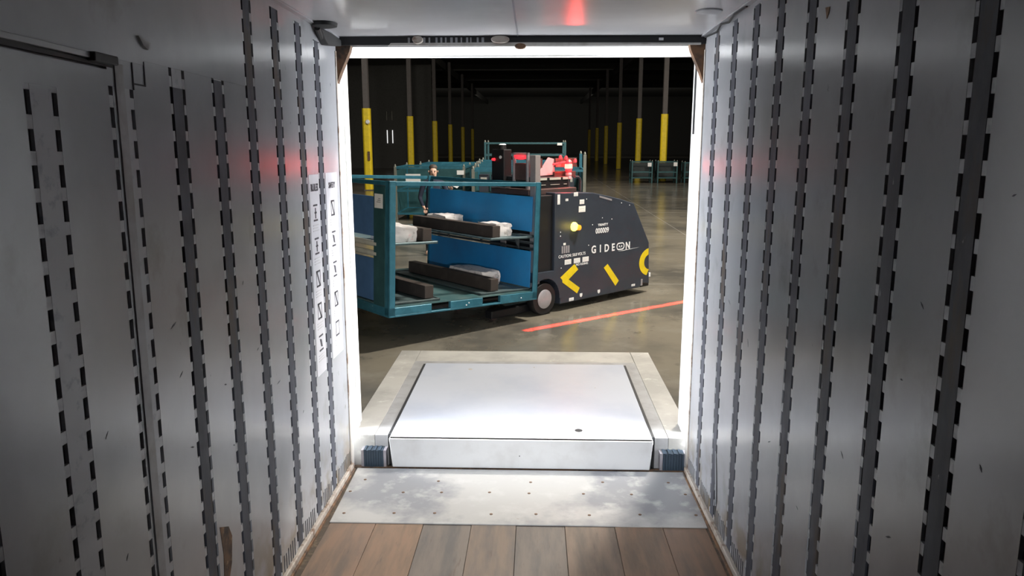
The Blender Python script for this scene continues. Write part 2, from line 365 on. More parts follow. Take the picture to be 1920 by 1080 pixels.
# rear door frame of the trailer
hd = struct(T(B(XL - .06, XR + .06, YE - .06, YE + .04, 2.838, ZC + .05).build('trim_1', M['black'], bevel=.004)), 'black rusty header beam above the trailer rear opening')
random.seed(3)
for k in range(15):
    x = -.86 + k * .035 + random.uniform(-.008, .008)
    B(x, x + random.uniform(.008, .018), YE - .066, YE - .058, 2.842, 2.885).build('paint_flake', M['tab'], hd)
MB().prism([(-.98, 2.85), (-.3, 2.852), (1.1, 2.845), (1.1, 2.833), (-.2, 2.828), (-1.0, 2.832)], 'y', YE - .068, YE - .056).build('seal_strip', M['pad'], hd)
for (x, z, rx, rz, mm) in ((-.24, 2.868, .062, .024, 'railm'), (-.795, 2.868, .036, .026, 'railm'), (-.105, 2.824, .038, .018, 'rust')):
    MB().prism([(x + rx * (1 if abs(math.cos(t)) > .3 else abs(math.cos(t)) / .3 * .3 + .7) * math.cos(t), z + rz * math.sin(t)) for t in [R(a) for a in range(0, 360, 20)]], 'y', YE - .1, YE - .06).build('strap_bracket', M[mm], hd, bevel=.004)
B(.82, .85, YE - .066, YE - .058, 2.862, 2.878).build('light_chip', M['sign'], hd)
for s, x in ((1, XL), (-1, XR)):
    poly = [(x, 2.84), (x + s * .105, 2.84), (x + s * .095, 2.80), (x + s * .03, 2.66), (x, 2.58)]
    MB().prism(poly, 'y', YE - .045, YE + .02).build('corner_gusset', M['rust'], hd, bevel=.002)
for s, x, nm, l in ((1, XL, 'trim_2', 'pale rear corner post of the trailer, left'), (-1, XR, 'trim_3', 'pale rear corner post of the trailer, right')):
    a, b = sorted((x - s * .06, x + s * .004))
    o = struct(T(B(a, b, YE - .045, YE + .04, ZF - .05, 2.84).build(nm, M['pad'], bevel=.003)), l)
    a, b = sorted((x + s * .002, x + s * .008))
    B(a, b, YE - .075, YE - .05, ZF + .05, 2.8).build('seal_edge', M['railm'], o)
si = struct(T(B(XL - .06, XR + .06, YE, YE + .045, ZF - .2, ZF - .004).build('trim_4', M['rust'], bevel=.003)), 'rusty rear sill of the trailer')
# bracket in the upper left corner
br = T(MB().lathe([(.045, -.03), (.075, -.022), (.078, -.004), (.07, 0)], (-1.285, 4.62, ZC), n=24).build('roller_bracket', M['black'], smooth=True))
tag(br, 'dark round-capped roller bracket under the ceiling, upper left corner', 'bracket')
MB().prism([(4.66, 2.87), (4.72, 2.82), (4.8, 2.79), (4.9, 2.80), (5.13, 2.83), (5.13, 2.87), (4.9, 2.88)], 'x', XL + .003, XL + .05).build('arm', M['black'], br, bevel=.006)
MB().bar((-1.33, 4.62, ZC - .03), (-1.34, 4.72, ZC - .07), .018).build('stem', M['black'], br)

# posters on the left wall
def YZ(y, z, x=XL + .0045): return frame((x, y, z), (0, 1, 0), (0, 0, 1), (1, 0, 0))
def poster(name, label, y0, y1, z0, z1, head, kinds):
    p = T(B(XL + .0016, XL + .0032, y0, y1, z0, z1).build(name, M.setdefault('poster', mat('poster_paper', (.5, .5, .53), .5, noise=((.46, .46, .49), .4, .7))))); tag(p, label, 'poster')
    text('heading', head, .062 if len(head) < 6 else .052, M['ink'], p, YZ((y0 + y1) / 2, z1 - .10), align='CENTER', bold=.0015, xs=.9)
    n = len(kinds); yc = (y0 + y1) / 2 + .005
    for k in range(n):
        z = z1 - .235 - k * .207; mb = MB(); a, b = XL + .003, XL + .0044; h = .052; wd = .042
        mb.box(a, b, yc - wd, yc + wd, z + h - .011, z + h).box(a, b, yc - wd, yc + wd, z - h, z - h + .011)
        if kinds[k] in 'bz': mb.box(a, b, yc - wd, yc - wd + .005, z - h, z + h).box(a, b, yc + wd - .005, yc + wd, z - h, z + h)
        if kinds[k] == 'z': mb.prism([(yc - wd, z + h), (yc - wd + .02, z + h), (yc + wd, z - h), (yc + wd - .02, z - h)], 'x', a, b)
        if kinds[k] == 'p': mb.box(a, b, yc - .008, yc + .008, z - .035, z + .03).box(a, b, yc - .02, yc + .022, z - .005, z + .006)
        if kinds[k] == 'm': mb.prism([(yc - .03, z + .03), (yc + .01, z + .02), (yc + .025, z - .03), (yc - .005, z - .025)], 'x', a, b)
        mb.build('pictogram', M['ink'], p)
        ln = MB()
        for q in range(3): ln.box(a, b, yc - .06, yc + .06 - .02 * (q % 2), z - h - .028 - q * .017, z - h - .022 - q * .017)
        ln.build('print_lines', M['papershade'], p)
poster('rules_poster', 'narrow white RULES poster of stacked pictograms left of the last post', 4.415, 4.615, .72, 1.985, 'RULES', 'ppzzm')
poster('safety_poster', 'narrow white SAFETY poster of stacked pictograms nearest the opening', 4.775, 5.05, .74, 1.99, 'SAFETY', 'zmmzb')

# ------------------------------------------------------------------ DOCK AND WAREHOUSE
OX0, OX1, OZ = -1.382, 1.142, 2.795
wd_ = MB().box(-40, OX0, 5.42, 5.6, -1.3, 9.5).box(OX1, 40, 5.42, 5.6, -1.3, 9.5).box(OX0, OX1, 5.42, 5.6, OZ, 9.5)
wd_ = struct(wd_.build('wall_dock', M['white']), 'white painted dock wall around the open dock doorway')
# (jambs of the doorway)
d1 = MB().box(OX0 - .01, OX0 + .012, 5.43, 5.5, 0, OZ).box(OX1 - .004, OX1 + .01, 5.43, 5.5, 0, OZ).box(OX0, OX1, 5.43, 5.5, OZ - .01, OZ + .012)
struct(d1.build('door_1', M['white'], bevel=.002), 'white frame of the open dock doorway')
B(OX1 - .012, OX1 - .004, 5.47, 5.5, 2.25, OZ).build('door_track', M['black'], bpy.data.objects['door_1'])

GX0, GX1, GY = -1.112, .915, 7.13      # pit of the leveler
AX0, AX1, AY = -1.42, 1.21, 7.62
fw = MB()
for x0, x1, y0, y1 in ((-40, AX0, 5.3, 140), (AX1, 40, 5.3, 140), (AX0, AX1, AY, 140)): fw.box(x0, x1, y0, y1, -.3, 0)
fw = struct(fw.build('floor', M['floor']), 'polished brown-grey concrete warehouse floor')
for nm, a in (('apron_slab', (AX0, GX0 - .1, 5.3, AY)), ('apron_slab', (GX1 + .1, AX1, 5.3, AY)), ('apron_slab', (GX0 - .1, GX1 + .1, GY + .11, AY))):
    B(a[0] + .002, a[1] - .002, a[2], a[3], -1.2, .003).build(nm, M['concrete'], fw, bevel=.002, seg=1)
pf = MB().box(GX0 - .1, GX0, 5.3, GY + .11, -1.2, .001).box(GX1, GX1 + .1, 5.3, GY + .11, -1.2, .001).box(GX0, GX1, GY, GY + .11, -1.2, .001)
pf.build('pit_curb', M.setdefault('curb', mat('grey_curb', (.27, .27, .275), .5, noise=[((.21, .21, .21), .45, .65, 5)])), fw)
B(GX0, GX1, 5.3, GY, -1.2, -1.1).build('pit_bottom', M['black'], fw)
# saw-cut joints
jt = MB()
for y in (11.5, 17.5, 23.5, 29.5): jt.box(-20, 20, y, y + .006, 0, .0008)
for x in (-5.2, 3.6, 9.6): jt.box(x, x + .006, 7.8, 60, 0, .0008)
jt.build('floor_joints', M['concrete'], fw)['kind'] = 'stuff'
# far walls, ceiling
struct(B(-40, 40, 128, 128.3, -.3, 9.5).build('wall_far', M['dark']), 'dark far wall of the warehouse')
struct(B(-40.3, -40, 5.4, 128, -.3, 9.5).build('wall_west', M['dark']), 'dark left side wall of the warehouse')
struct(B(40, 40.3, 5.4, 128, -.3, 9.5).build('wall_east', M['dark']), 'dark right side wall of the warehouse')
cw = struct(B(-40, 40, 5.4, 128, 9.5, 9.7).build('ceiling', M['dark']), 'dark high warehouse ceiling with beams')
for y in (26, 38, 50, 62, 74, 86, 98): B(-40, 40, y, y + .25, 8.9, 9.5).build('roof_beam', M['dark'], cw)
for x in (-8.0, 7.5): B(x - .12, x + .12, 20, 127, 8.3, 8.9).build('roof_beam', M['dark'], cw)

# columns
def column(x, y, label, gw=.36):
    c = thing('warehouse_column', label, 'column', Matrix.Translation((x, y, 0)), 'columns along the warehouse aisle')
    B(-.12, .12, -.12, .12, 0, 8.9).build('shaft', M['grey'], c)
    h = gw / 2
    MB().prism([(-h, -h * .6), (-h * .6, -h), (h * .6, -h), (h, -h * .6), (h, h * .6), (h * .6, h), (-h * .6, h), (-h, h * .6)], 'z', 0, 3.65).build('yellow_guard', M['yellow'], c, bevel=.01)
    B(-.2, .2, -.2, .2, 0, .04).build('base_plate', M['grey'], c)
    return c
LN = ['leftmost and nearest', 'second from the left', 'third from the left', 'fourth from the left', 'fifth from the left, dim,', 'sixth from the left, barely lit,']
for k, (x, y) in enumerate([(-7.6, 34), (-7.4, 44.6), (-7.35, 55.2), (-7.5, 66.5), (-7.5, 78), (-7.5, 90)]):
    c = column(x, y, f'steel column with tall yellow guard, {LN[k]} of the left row')
    if k == 0:
        MB().lathe([(.03, 0), (.08, -.05), (.1, -.1), (.07, -.16)], (.1, -.2, 3.05), 'y', 16).build('warning_globe', M['sign'], c, smooth=True)
        B(.03, .13, -.26, -.17, 1.35, 1.75).build('control_box', M['rust'], c, bevel=.01)
RN = ['rightmost and nearest', 'second from the right', 'third from the right', 'fourth from the right', 'fifth from the right, dim,', 'sixth from the right, barely lit,']
for k, (x, y) in enumerate([(7.0, 41.5), (6.7, 49.4), (6.65, 60.4), (6.75, 72.7), (6.8, 84), (6.8, 96)]):
    column(x, y, f'steel column with tall yellow guard, {RN[k]} of the right row')
# door far left with two slits of daylight
d2 = struct(B(-13.4, -10.6, 62, 62.15, 0, 4.3).build('door_2', M['dark']), 'dark distant dock door with two daylight slits')
struct(B(-20, -8.5, 62.15, 62.4, 0, 9.4).build('wall_partition', M['dark']), 'dark partition wall far left behind the columns')
for x in (-12.22, -11.78):
    B(x, x + .05, 61.96, 62, 2.05, 3.1).build('daylight_slit', M['slit'], d2)
    B(x, x + .03, 61.96, 62, 3.9, 4.6).build('daylight_slit', M['tube'], d2)

# bumpers
for (x0, x1, lab) in ((-1.285, -1.135, 'blue-black ribbed rubber dock bumper left of the leveler'), (.965, 1.125, 'blue-black ribbed rubber dock bumper right of the leveler')):
    b = thing('dock_bumper', lab, 'bumper', Matrix.Translation(((x0 + x1) / 2, 5.27, -.36)))
    n = 8; h = (x1 - x0) / 2; st = 2 * h / n
    for k in range(n):
        B(-h + k * st + .001, -h + (k + 1) * st - .001, -.055, .03, 0, .275 - .004 * (k % 2)).build('rubber_ply', M['rubberblue'] if 'rubberblue' in M else M.setdefault('rubberblue', mat('blue_black_rubber', (.03, .05, .075), .45)), b)
    for u in (-h - .02, h): B(u, u + .02, -.05, .03, 0, .27).build('end_angle', M['hub'], b)

# dock leveler
lv = thing('dock_leveler', 'white steel dock leveler platform with hanging lip in the doorway', 'leveler', Matrix.Translation((-.1, 5.2, 0)))
def LV(x): return x + .1
MB().prism([(LV(-1.083), .235), (LV(.886), .235), (LV(.886), 1.915), (LV(-1.083), 1.915)], 'z', -.02, .02).build('deck', M['deck'], lv, bevel=.004)
B(LV(-1.083), LV(.886), -.005, .228, -.012, .019).build('lip_hinge_plate', M['lip'], lv, bevel=.004)
lipf = MB(); a, b = LV(-1.083), LV(.886)
lipf.v += [(a, -.01, .019), (b, -.01, .019), (b - .022, -.018, -.205), (a + .022, -.018, -.205), (a, .03, .019), (b, .03, .019), (b - .022, .022, -.205), (a + .022, .022, -.205)]
for f in ((0, 1, 2, 3), (7, 6, 5, 4), (0, 4, 5, 1), (3, 2, 6, 7), (0, 3, 7, 4), (1, 5, 6, 2)): lipf.f.append(list(f)); lipf.m.append(0)
lipf.build('lip', M['lip'], lv, bevel=.006)
MB().lathe([(.004, 0), (.004, .004)], (LV(-.105), -.018, -.105), 'y', 10).build('lip_hole', M['black'], lv)
MB().lathe([(.03, 0), (.03, .0015)], (LV(.345), .19, .0195), 'z', 18).build('drain_hole', M['black'], lv)
for (x, y, r) in ((-.1, .21, .006), (-.62, 1.72, .02), (.0, 1.8, .008), (-.75, .3, .005), (.55, 1.2, .006)):
    MB().lathe([(r, 0), (r, .001)], (LV(x), y, .0196 if y < .23 else .0203), 'z', 12).build('deck_mark', M['railm'], lv)
for x0, x1 in ((GX0 + .004, -1.088), (.891, GX1 - .004)):
    B(LV(x0), LV(x1), .1, 1.92, -.05, -.012 + .022).build('gap_strip', M['black'], lv)  # black strip stands in for the dark open gap beside the deck
B(LV(-1.08), LV(.88), .03, 1.9, -.5, -.02).build('under_frame', M['black'], lv)

# ------------------------------------------------------------------ CARRIED RACK
cu = Vector((math.sin(R(48)), math.cos(R(48)), 0)); cv = Vector((-math.cos(R(48)), math.sin(R(48)), 0))
tl = math.atan(.1 / 2.4)
ex = cu * math.cos(tl) - Vector((0, 0, math.sin(tl))); ey = cv; ez = ex.cross(ey)
CM = frame((.032, 9.027, .27), ex, ey, ez) @ Matrix.Scale(.885, 4)
LS, LT, LH = 2.4, 2.7, 1.63
def sb(mb, s0, s1, t0, t1, h0, h1, m=0): return mb.box(-s1, -s0, t0, t1, h0, h1, m)
ck = thing('shelf_rack', 'large teal steel shelf rack with blue side panels carried by the robot', 'rack', CM)
for s, t in ((0, 0), (LS - .09, 0), (0, LT - .09), (LS - .09, LT - .09)):
    mb = MB(); sb(mb, s, s + .09, t, t + .02, 0, LH); a = 0 if s < 1 else LS - .02
    sb(mb, a, a + .02, t, t + .09, 0, LH); mb.build('corner_post', M['teal'], ck, bevel=.003, seg=1)
def rails(h0, h1, name, depth=.05):
    for (s0, s1, t0, t1) in ((.09, LS - .09, 0, depth), (.09, LS - .09, LT - depth, LT), (0, depth, .09, LT - .09), (LS - depth, LS, .09, LT - .09)):
        mb = MB(); sb(mb, s0, s1, t0, t1, h0, h1); mb.build(name, M['teal'], ck, bevel=.003, seg=1)
rails(LH - .055, LH - .005, 'top_rail')
rails(.0, .022, 'bottom_flange', .09)
# bottom beams with fork pockets (front and back)
for t0, t1 in ((0, .05), (LT - .05, LT)):
    for s0, s1 in ((.0, .67), (.97, 1.49), (1.78, LS)):
        mb = MB(); sb(mb, s0, s1, t0, t1, .02, .115); mb.build('bottom_beam', M['teal'], ck, bevel=.003, seg=1)
for s0 in (0, LS - .05):
    mb = MB(); sb(mb, s0, s0 + .05, .05, LT - .05, .02, .115); mb.build('bottom_beam', M['teal'], ck, bevel=.003, seg=1)
mb = MB(); sb(mb, .02, LS - .02, .02, LT - .02, .115, .128); mb.build('base_deck', M['tray2'] if 'tray2' in M else M.setdefault('tray2', mat('teal_deck', (.06, .14, .15), .35, .3, noise=[((.13, .2, .2), .45, .65, 3)])), ck)
# side panels on both ends
for s, mm in ((.052, 'blue'), (LS - .06, 'blueback')):
    t0 = .1 if s < 1 else .12
    for h0, h1 in ((.14, .672), (.945, 1.43)):
        mb = MB(); sb(mb, s, s + .012, t0, LT - .08, h0, h1); mb.build('side_panel', M[mm], ck, bevel=.002, seg=1)
mb = MB(); sb(mb, LS - .022, LS - .002, .1, .36, .03, LH - .06); mb.build('side_plate', M['tealdark'], ck)
mb = MB(); sb(mb, LS + .001, LS + .004, .14, .33, 1.3, 1.47); lp = mb.build('label_sheet', M['paper'], ck); lp['label'] = 'white paper label on the left rack side'
mb = MB()
for q in range(3): sb(mb, LS + .004, LS + .005, .19, .28 - .02 * q, 1.37 + .02 * q, 1.376 + .02 * q)
mb.build('print_lines', M['ink'], lp)
for h in (.74, .86):
    MB().bar((-LS + .03, .3, h), (-LS + .03, LT - .1, h), .035, n=12).build('side_tube', M['tube'], ck, smooth=True)
for h in (.7, .78, .88):
    MB().bar((-.03, .1, h), (-.03, LT - .1, h), .018, n=10).build('side_tube', M['pole'], ck, smooth=True)
# shelves
def shelf(s0, s1, t0, t1, h, name='shelf_tray', m='tray'):
    mb = MB(); sb(mb, s0, s1, t0, t1, h - .03, h - .012); sb(mb, s0, s1, t0, t0 + .015, h - .03, h); sb(mb, s0, s0 + .015, t0, t1, h - .03, h); sb(mb, s1 - .015, s1, t0, t1, h - .03, h)
    sb(mb, s0, s1, t1 - .015, t1, h - .03, h)
    return mb.build(name, M[m], ck, bevel=.002, seg=1)
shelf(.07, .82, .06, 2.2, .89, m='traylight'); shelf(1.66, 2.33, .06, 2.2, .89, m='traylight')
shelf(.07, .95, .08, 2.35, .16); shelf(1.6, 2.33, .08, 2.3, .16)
for s, t, h in ((.79, .12, .16), (.7, 1.6, .62), (1.7, .2, .62)):
    pass
for s in (.12, 2.2):
    for t in (.35, 1.2, 2.05):
        mb = MB(); mb.prism([(-s - .05, .86), (-s + .06, .86), (-s + (.06 if s < 1 else -.05), .68)], 'y', t, t + .02); mb.build('shelf_bracket', M['pole'], ck)
for k, (s, h) in enumerate(((1.2, .07), (1.24, .045), (.3, .05))):
    MB().lathe([(.01, 0), (.006, -.008)], (-s, 0, h), 'y', 8).build('bolt', M['sign'], ck)
# things in the rack
def at(s, t, h, rz=0): return CM @ Matrix.Translation((-s, t, h)) @ Matrix.Rotation(rz, 4, 'Z')
def dbar(label, s, t, h, L, wid=.13, hh=.155):
    o = B(-wid / 2, wid / 2, 0, L, 0, hh).build('spacer_bar', M['bar'], bevel=.006); o.matrix_world = at(s, t, h)
    tag(o, label, 'bar', 'long dark spacer bars on the rack shelves'); return o
dbar('long dark brown spacer bar on the right upper shelf', .69, .1, .8905, 1.95)
dbar('long dark brown spacer bar on the left upper shelf', 1.78, .12, .8905, 1.9)
dbar('long dark brown spacer bar on the right lower tray', .68, .12, .1605, 2.05, hh=.165)
dbar('long black spacer bar on the left lower tray', 1.74, .12, .1605, 2.0, hh=.165)
def lump(name, label, s, t, h, sx, sy, sz, rz=0, soft=.35):
    bm = bmesh.new(); bmesh.ops.create_cube(bm, size=1)
    bmesh.ops.subdivide_edges(bm, edges=bm.edges, cuts=4, use_grid_fill=True)
    rnd = random.Random(len(label) * 3 + int(s * 100))
    for v in bm.verts:
        n = v.co.normalized() * .62
        v.co = v.co.lerp(n, soft * .5)
        v.co.x *= sx; v.co.y *= sy; v.co.z = max(-.5, v.co.z) * sz
        if v.co.z > -sz * .4: v.co += Vector((rnd.uniform(-1, 1), rnd.uniform(-1, 1), rnd.uniform(-1, 1))) * .012
        v.co.z += sz / 2
    me = bpy.data.meshes.new(name); bm.to_mesh(me); bm.free(); me.materials.append(M['film'])
    for p in me.polygons: p.use_smooth = True
    zmin = min(v.co.z for v in me.vertices)
    for v in me.vertices: v.co.z -= zmin
    o = bpy.data.objects.new(name, me); COL.objects.link(o); o.matrix_world = at(s, t, h, rz)
    o.data.set_sharp_from_angle(angle=R(60))
    return tag(o, label, 'parcel', 'film-wrapped parcels on the rack shelves')
lump('wrapped_parcel', 'white film-wrapped parcel at the near end of the right upper shelf', .4, .5, .879, .3, .4, .17, soft=.2)
lump('wrapped_parcel', 'flat white wrapped parcel at the far end of the right upper shelf', .37, 1.75, .879, .34, .5, .2)
lump('wrapped_parcel', 'bulky white film-wrapped parcel on the left upper shelf', 2.07, .45, .879, .36, .55, .2)
lump('wrapped_parcel', 'flat pale wrapped parcel on the right lower tray', .4, .95, .149, .34, .8, .2)

# ------------------------------------------------------------------ ROBOT
rU = Vector((math.sin(R(45.5)), math.cos(R(45.5)), 0)); rV = Vector((-math.cos(R(45.5)), math.sin(R(45.5)), 0))
RM = frame((.13, 9.33, 0), rU, rV, Vector((0, 0, 1)))
rb = thing('loading_robot', 'dark graphite autonomous forklift robot with yellow chevron marks and white lettering', 'robot', RM)
WB = 1.0
side = [(.17, .5), (.25, .44), (.30, .3), (.285, .1), (1.98, .1), (2.02, .16), (2.2, .13), (2.165, .745), (1.78, 1.34), (1.46, 1.42), (1.19, 1.475), (.9, 1.53), (.17, 1.56)]
MB().prism(side, 'y', 0, WB).build('body_shell', M['robot'], rb, bevel=.012)
MB().box(-.1, .2, .04, WB - .04, .45, 1.53).build('front_column', M['robotdark'], rb, bevel=.01)
MB().box(-.14, .75, .16, WB - .12, 1.53, 1.6).build('top_deck', M['deckbrown'] if 'deckbrown' in M else M.setdefault('deckbrown', mat('brown_grey_metal', (.13, .085, .08), .4, .5)), rb, bevel=.01)
# fenders, wheels
for t0 in (-.005, WB - .135):
    arc = [(.005 + .265 * math.cos(a), .21 + .265 * math.sin(a)) for a in [R(x) for x in range(-5, 126, 10)]] + [(-.16, .5), (-.16, .56), (.17, .56), (.32, .42), (.335, .18)]
    MB().prism(arc, 'y', t0, t0 + .14).build('fender', M['robot'], rb)
    w_ = MB().lathe([(.12, 0), (.2, .004), (.208, .02), (.208, .11), (.2, .125), (.1, .13)], (.005, t0 + .01, .209), 'y', 32).build('wheel', M['robotdark'], rb, smooth=True)
    MB().lathe([(.02, -.018), (.1, -.014), (.123, -.004), (.126, .006)] if t0 < 1 else [(.126, .12), (.123, .13), (.1, .142)], (.005, t0 + .01, .209), 'y', 32).build('hub_cap', M['hub'], w_, smooth=True)
for t in (.25, .75):
    w_ = MB().lathe([(.07, 0), (.09, .01), (.09, .1), (.07, .11)], (1.75, t, .091), 'y', 20).build('caster', M['robotdark'], rb, smooth=True)
# tail
MB().box(2.03, 2.22, .02, .12, .09, .22).box(2.05, 2.2, .05, WB - .05, .12, .2).build('tail_bumper', M['robotdark'], rb, bevel=.012)
B(2.0, 2.04, -.004, .03, .12, .22).build('tail_sensor', M['hub'], rb, bevel=.006)
B(2.19, 2.225, -.002, .02, .23, .29).build('tail_lamp', M['sign'], rb, bevel=.004)
# forks under the rack
for t in (.28, .8):
    MB().prism([(-1.7, .322), (-1.7, .305), (-.17, .215), (-.17, .8), (-.22, .8), (-.22, .258)], 'y', t, t + .12).build('fork', M['robotdark'], rb, bevel=.004)
    MB().box(-.75, .1, t - .1 if t < .5 else t + .08, t + .02 if t < .5 else t + .2, .03, .13).build('support_leg', M['robotdark'], rb, bevel=.01)
    MB().lathe([(.05, 0), (.065, .01), (.065, .08), (.05, .09)], (-.68, t - .08 if t < .5 else t + .1, .066), 'y', 16).build('leg_roller', M['deckbrown'], rb, smooth=True)
# mast
for t in (.06, .62):
    MB().box(-.12, -.03, t, t + .1, .3, 2.03).build('mast_upright', M['silver'], rb, bevel=.006)
MB().box(-.11, -.04, .14, .64, 1.7, 1.76).build('mast_crossbar', M['robotdark'], rb, bevel=.006)
MB().bar((-.02, .3, 1.55), (-.02, .3, 1.9), .03, n=14).build('lift_cylinder', M['silver'], rb, smooth=True)
hs = MB().box(-.16, -.02, .6, .84, 1.62, 2.1).build('sensor_head', M['robotdark'], rb, bevel=.012)
MB().lathe([(.05, 0), (.045, .05), (.02, .06)], (-.09, .7, 2.1), 'z', 16).build('scanner_dome', M['robotdark'], hs, smooth=True)
MB().lathe([(.05, .055), (.03, .07)], (-.09, .7, 2.1), 'z', 16).build('dome_cap', M['sign'], hs, smooth=True)
MB().lathe([(.02, -.01), (.02, .01)], (-.16, .66, 2.0), 'x', 12).build('camera_eye', M['sign'], hs, smooth=True)
lf = MB().box(-.14, -.1, .18, .21, 1.68, 2.06).box(-.14, -.1, .43, .46, 1.68, 2.06).box(-.14, -.1, .18, .46, 2.03, 2.06).build('lamp_bracket', M['hub'], rb, bevel=.004)
MB().lathe([(.03, 1.975), (.07, 1.985), (.09, 2.01), (.09, 2.03)], (-.12, .32, 0), 'z', 20).build('red_lamp', M['redlampsoft'], lf, smooth=True)
B(-.12, -.05, .2, .44, 1.72, 1.93).build('lamp_housing', M['deckbrown'], lf, bevel=.01)
sl = MB().lathe([(.02, 0), (.015, -.04)], (-.16, .78, 1.97), 'x', 12).build('side_lamp', M['redlampsoft'], rb, smooth=True)
# control module on the deck
cmn = B(.06, .72, .28, .72, 1.6, 1.74).build('control_module', M['robotdark'], rb, bevel=.008)
for s0, s1 in ((.1, .3), (.35, .56), (.6, .7)):
    B(s0, s1, .272, .281, 1.705, 1.735).build('label_strip', M['tube'], cmn); B(s0 + .02, s1 - .02, .274, .281, 1.64, 1.646).build('label_line', M['tube'], cmn)
MB().prism([(.28, 1.75), (.62, 1.76), (.60, 1.97), (.5, 1.99)], 'y', .44, .46).build('glow_gusset', M['redlens'], rb, bevel=.003)  # pinkish gusset plate, no lamp; its faint glow is put into the material
MB().box(.2, .34, .4, .42, 1.86, 1.98).build('shield_plate', M['deckbrown'], rb)
# stack light
stx, sty = .80, .36
SL = MB().bar((stx, sty, 1.53), (stx, sty, 1.70), .025, n=12).build('stack_light', M['pole'], rb, smooth=True)
for z0, z1, r, mk in ((1.70, 1.735, .043, 'redlens'), (1.745, 1.785, .043, 'redlens'), (1.795, 1.83, .043, 'redlampsoft'), (1.84, 1.90, .052, 'redlamp')):
    MB().lathe([(r * .9, z0), (r, z0 + .005), (r, z1 - .005), (r * .9, z1)], (stx, sty, 0), 'z', 18).build('light_ring', M[mk], SL, smooth=True)
MB().lathe([(.04, 1.90), (.045, 1.93), (.02, 1.96)], (stx, sty, 0), 'z', 16).build('light_cap', M['redlampsoft'], SL, smooth=True)
MB().bar((stx - .28, sty + .02, 1.9), (stx - .07, sty, 1.93), .014, n=8).build('lamp_arm', M['redlampsoft'], SL)
for dx, z in ((-.16, 2.0), (-.05, 1.99), (.13, 1.95)):
    MB().lathe([(.022, z - .03), (.022, z), (.01, z + .02)], (stx + dx, sty, 0), 'z', 10).build('small_lamp', M['redlampsoft'], SL, smooth=True)
MB().box(stx - .2, stx + .22, sty + .05, sty + .08, 1.86, 1.98).box(stx - .22, stx + .2, sty + .05, sty + .4, 1.72, 1.8).build('lamp_backplate', M['deckbrown'], SL, bevel=.005)
pts = [(.74, .3, 1.53), (.98, .3, 1.53)]
g = [(.98, .3, 1.53), (.98, .3, 1.66), (.965, .3, 1.70), (.93, .3, 1.725), (.86, .3, 1.73)]
MB().path(g, .018).build('tube_guard', M['pole'], rb, smooth=True)

# decals on the robot side (robot frame: x along the body, z up, outside is -y)
def RS(s, h, y=-.0022): return frame((s, y, h), (1, 0, 0), (0, 0, 1), (0, -1, 0))
def decal(name, poly, m, y=.0022, parent=rb): return MB().prism(poly, 'y', -y, -.0002).build(name, M[m], parent)
def rect(s0, s1, h0, h1): return [(s0, h0), (s1, h0), (s1, h1), (s0, h1)]
decal('chevron_mark', [(.25, .435), (.555, .605), (.63, .525), (.445, .411), (.665, .27), (.615, .2)], 'decyel')
decal('slash_mark', [(1.155, .486), (1.235, .53), (1.487, .264), (1.415, .198)], 'decyel')
oc = (2.2, .46)
pa = [(oc[0] + .255 * math.cos(R(a)), oc[1] + .205 * math.sin(R(a))) for a in range(100, 262, 9)]
pb = [(oc[0] + .14 * math.cos(R(a)), oc[1] + .115 * math.sin(R(a))) for a in range(261, 99, -9)]
mbk = MB()
for k in range(len(pa) - 1):
    mbk.prism([pa[k], pa[k + 1], pb[len(pa) - 2 - k], pb[len(pa) - 1 - k]], 'y', -.0022, -.0002)
mbk.build('ring_mark', M['decyel'], rb)
for ch, s, h in (('G', .885, .714), ('I', 1.055, .714), ('D', 1.155, .709), ('E', 1.31, .706), ('N', 1.615, .700)):
    text('letter', ch, .142, M['sign'], rb, RS(s, h), bold=.004, xs=.95)
pill = MB()
def ring(cx, cz, rx, rz, th):
    q = [(cx + (rx if math.cos(t) > 0 else -rx) + rz * math.cos(t), cz + rz * math.sin(t)) for t in [R(a) for a in range(-90, 270, 12)]]
    q2 = [(cx + (rx if math.cos(t) > 0 else -rx) + (rz - th) * math.cos(t), cz + (rz - th) * math.sin(t)) for t in [R(a) for a in range(-90, 270, 12)]]
    for k in range(len(q)):
        j = (k + 1) % len(q); pill.prism([q[k], q[j], q2[j], q2[k]], 'y', -.0022, -.0002)
ring(1.505, .753, .035, .052, .016)
pill.box(1.47, 1.49, -.0022, -.0002, .743, .765).box(1.52, 1.54, -.0022, -.0002, .743, .765).box(1.487, 1.523, -.0022, -.0002, .738, .742)
pill.prism([(1.45, .69), (1.56, .69), (1.93, .70), (1.56, .683)], 'y', -.0022, -.0002)
pill.build('goggles_mark', M['sign'], rb)
text('serial_number', '000009', .1, M['sign'], rb, RS(.965, .975), xs=.92, bold=.002)
text('model_word', 'TRINITY', .045, M['sign'], rb, RS(1.01, 1.072), xs=1.25, bold=.0012)
text('caution_text', 'CAUTION: 58.8 VOLTS', .055, M['sign'], rb, RS(.245, .712), xs=.95, bold=.0006)
text('riding_text', 'NO RIDING', .042, M['sign'], rb, RS(.58, .577), xs=1.1, bold=.0006)
for s0 in (.365, .54, .71):
    d = decal('sticker', rect(s0, s0 + .125, .615, .68), 'paper')
    mm = MB()
    for q in range(3): mm.box(s0 + .01, s0 + .11 - .02 * (q % 2), -.0028, -.0022, .628 + q * .015, .631 + q * .015)
    mm.build('print_lines', M['papershade'], d)
decal('port_cap', rect(.335, .38, .875, .905), 'paper')
fn = MB()
for k in range(4): fn.box(.3 + k * .04, .328 + k * .04, -.006, -.0002, .77, .865)
fn.build('vent_grille', M['hub'], rb)
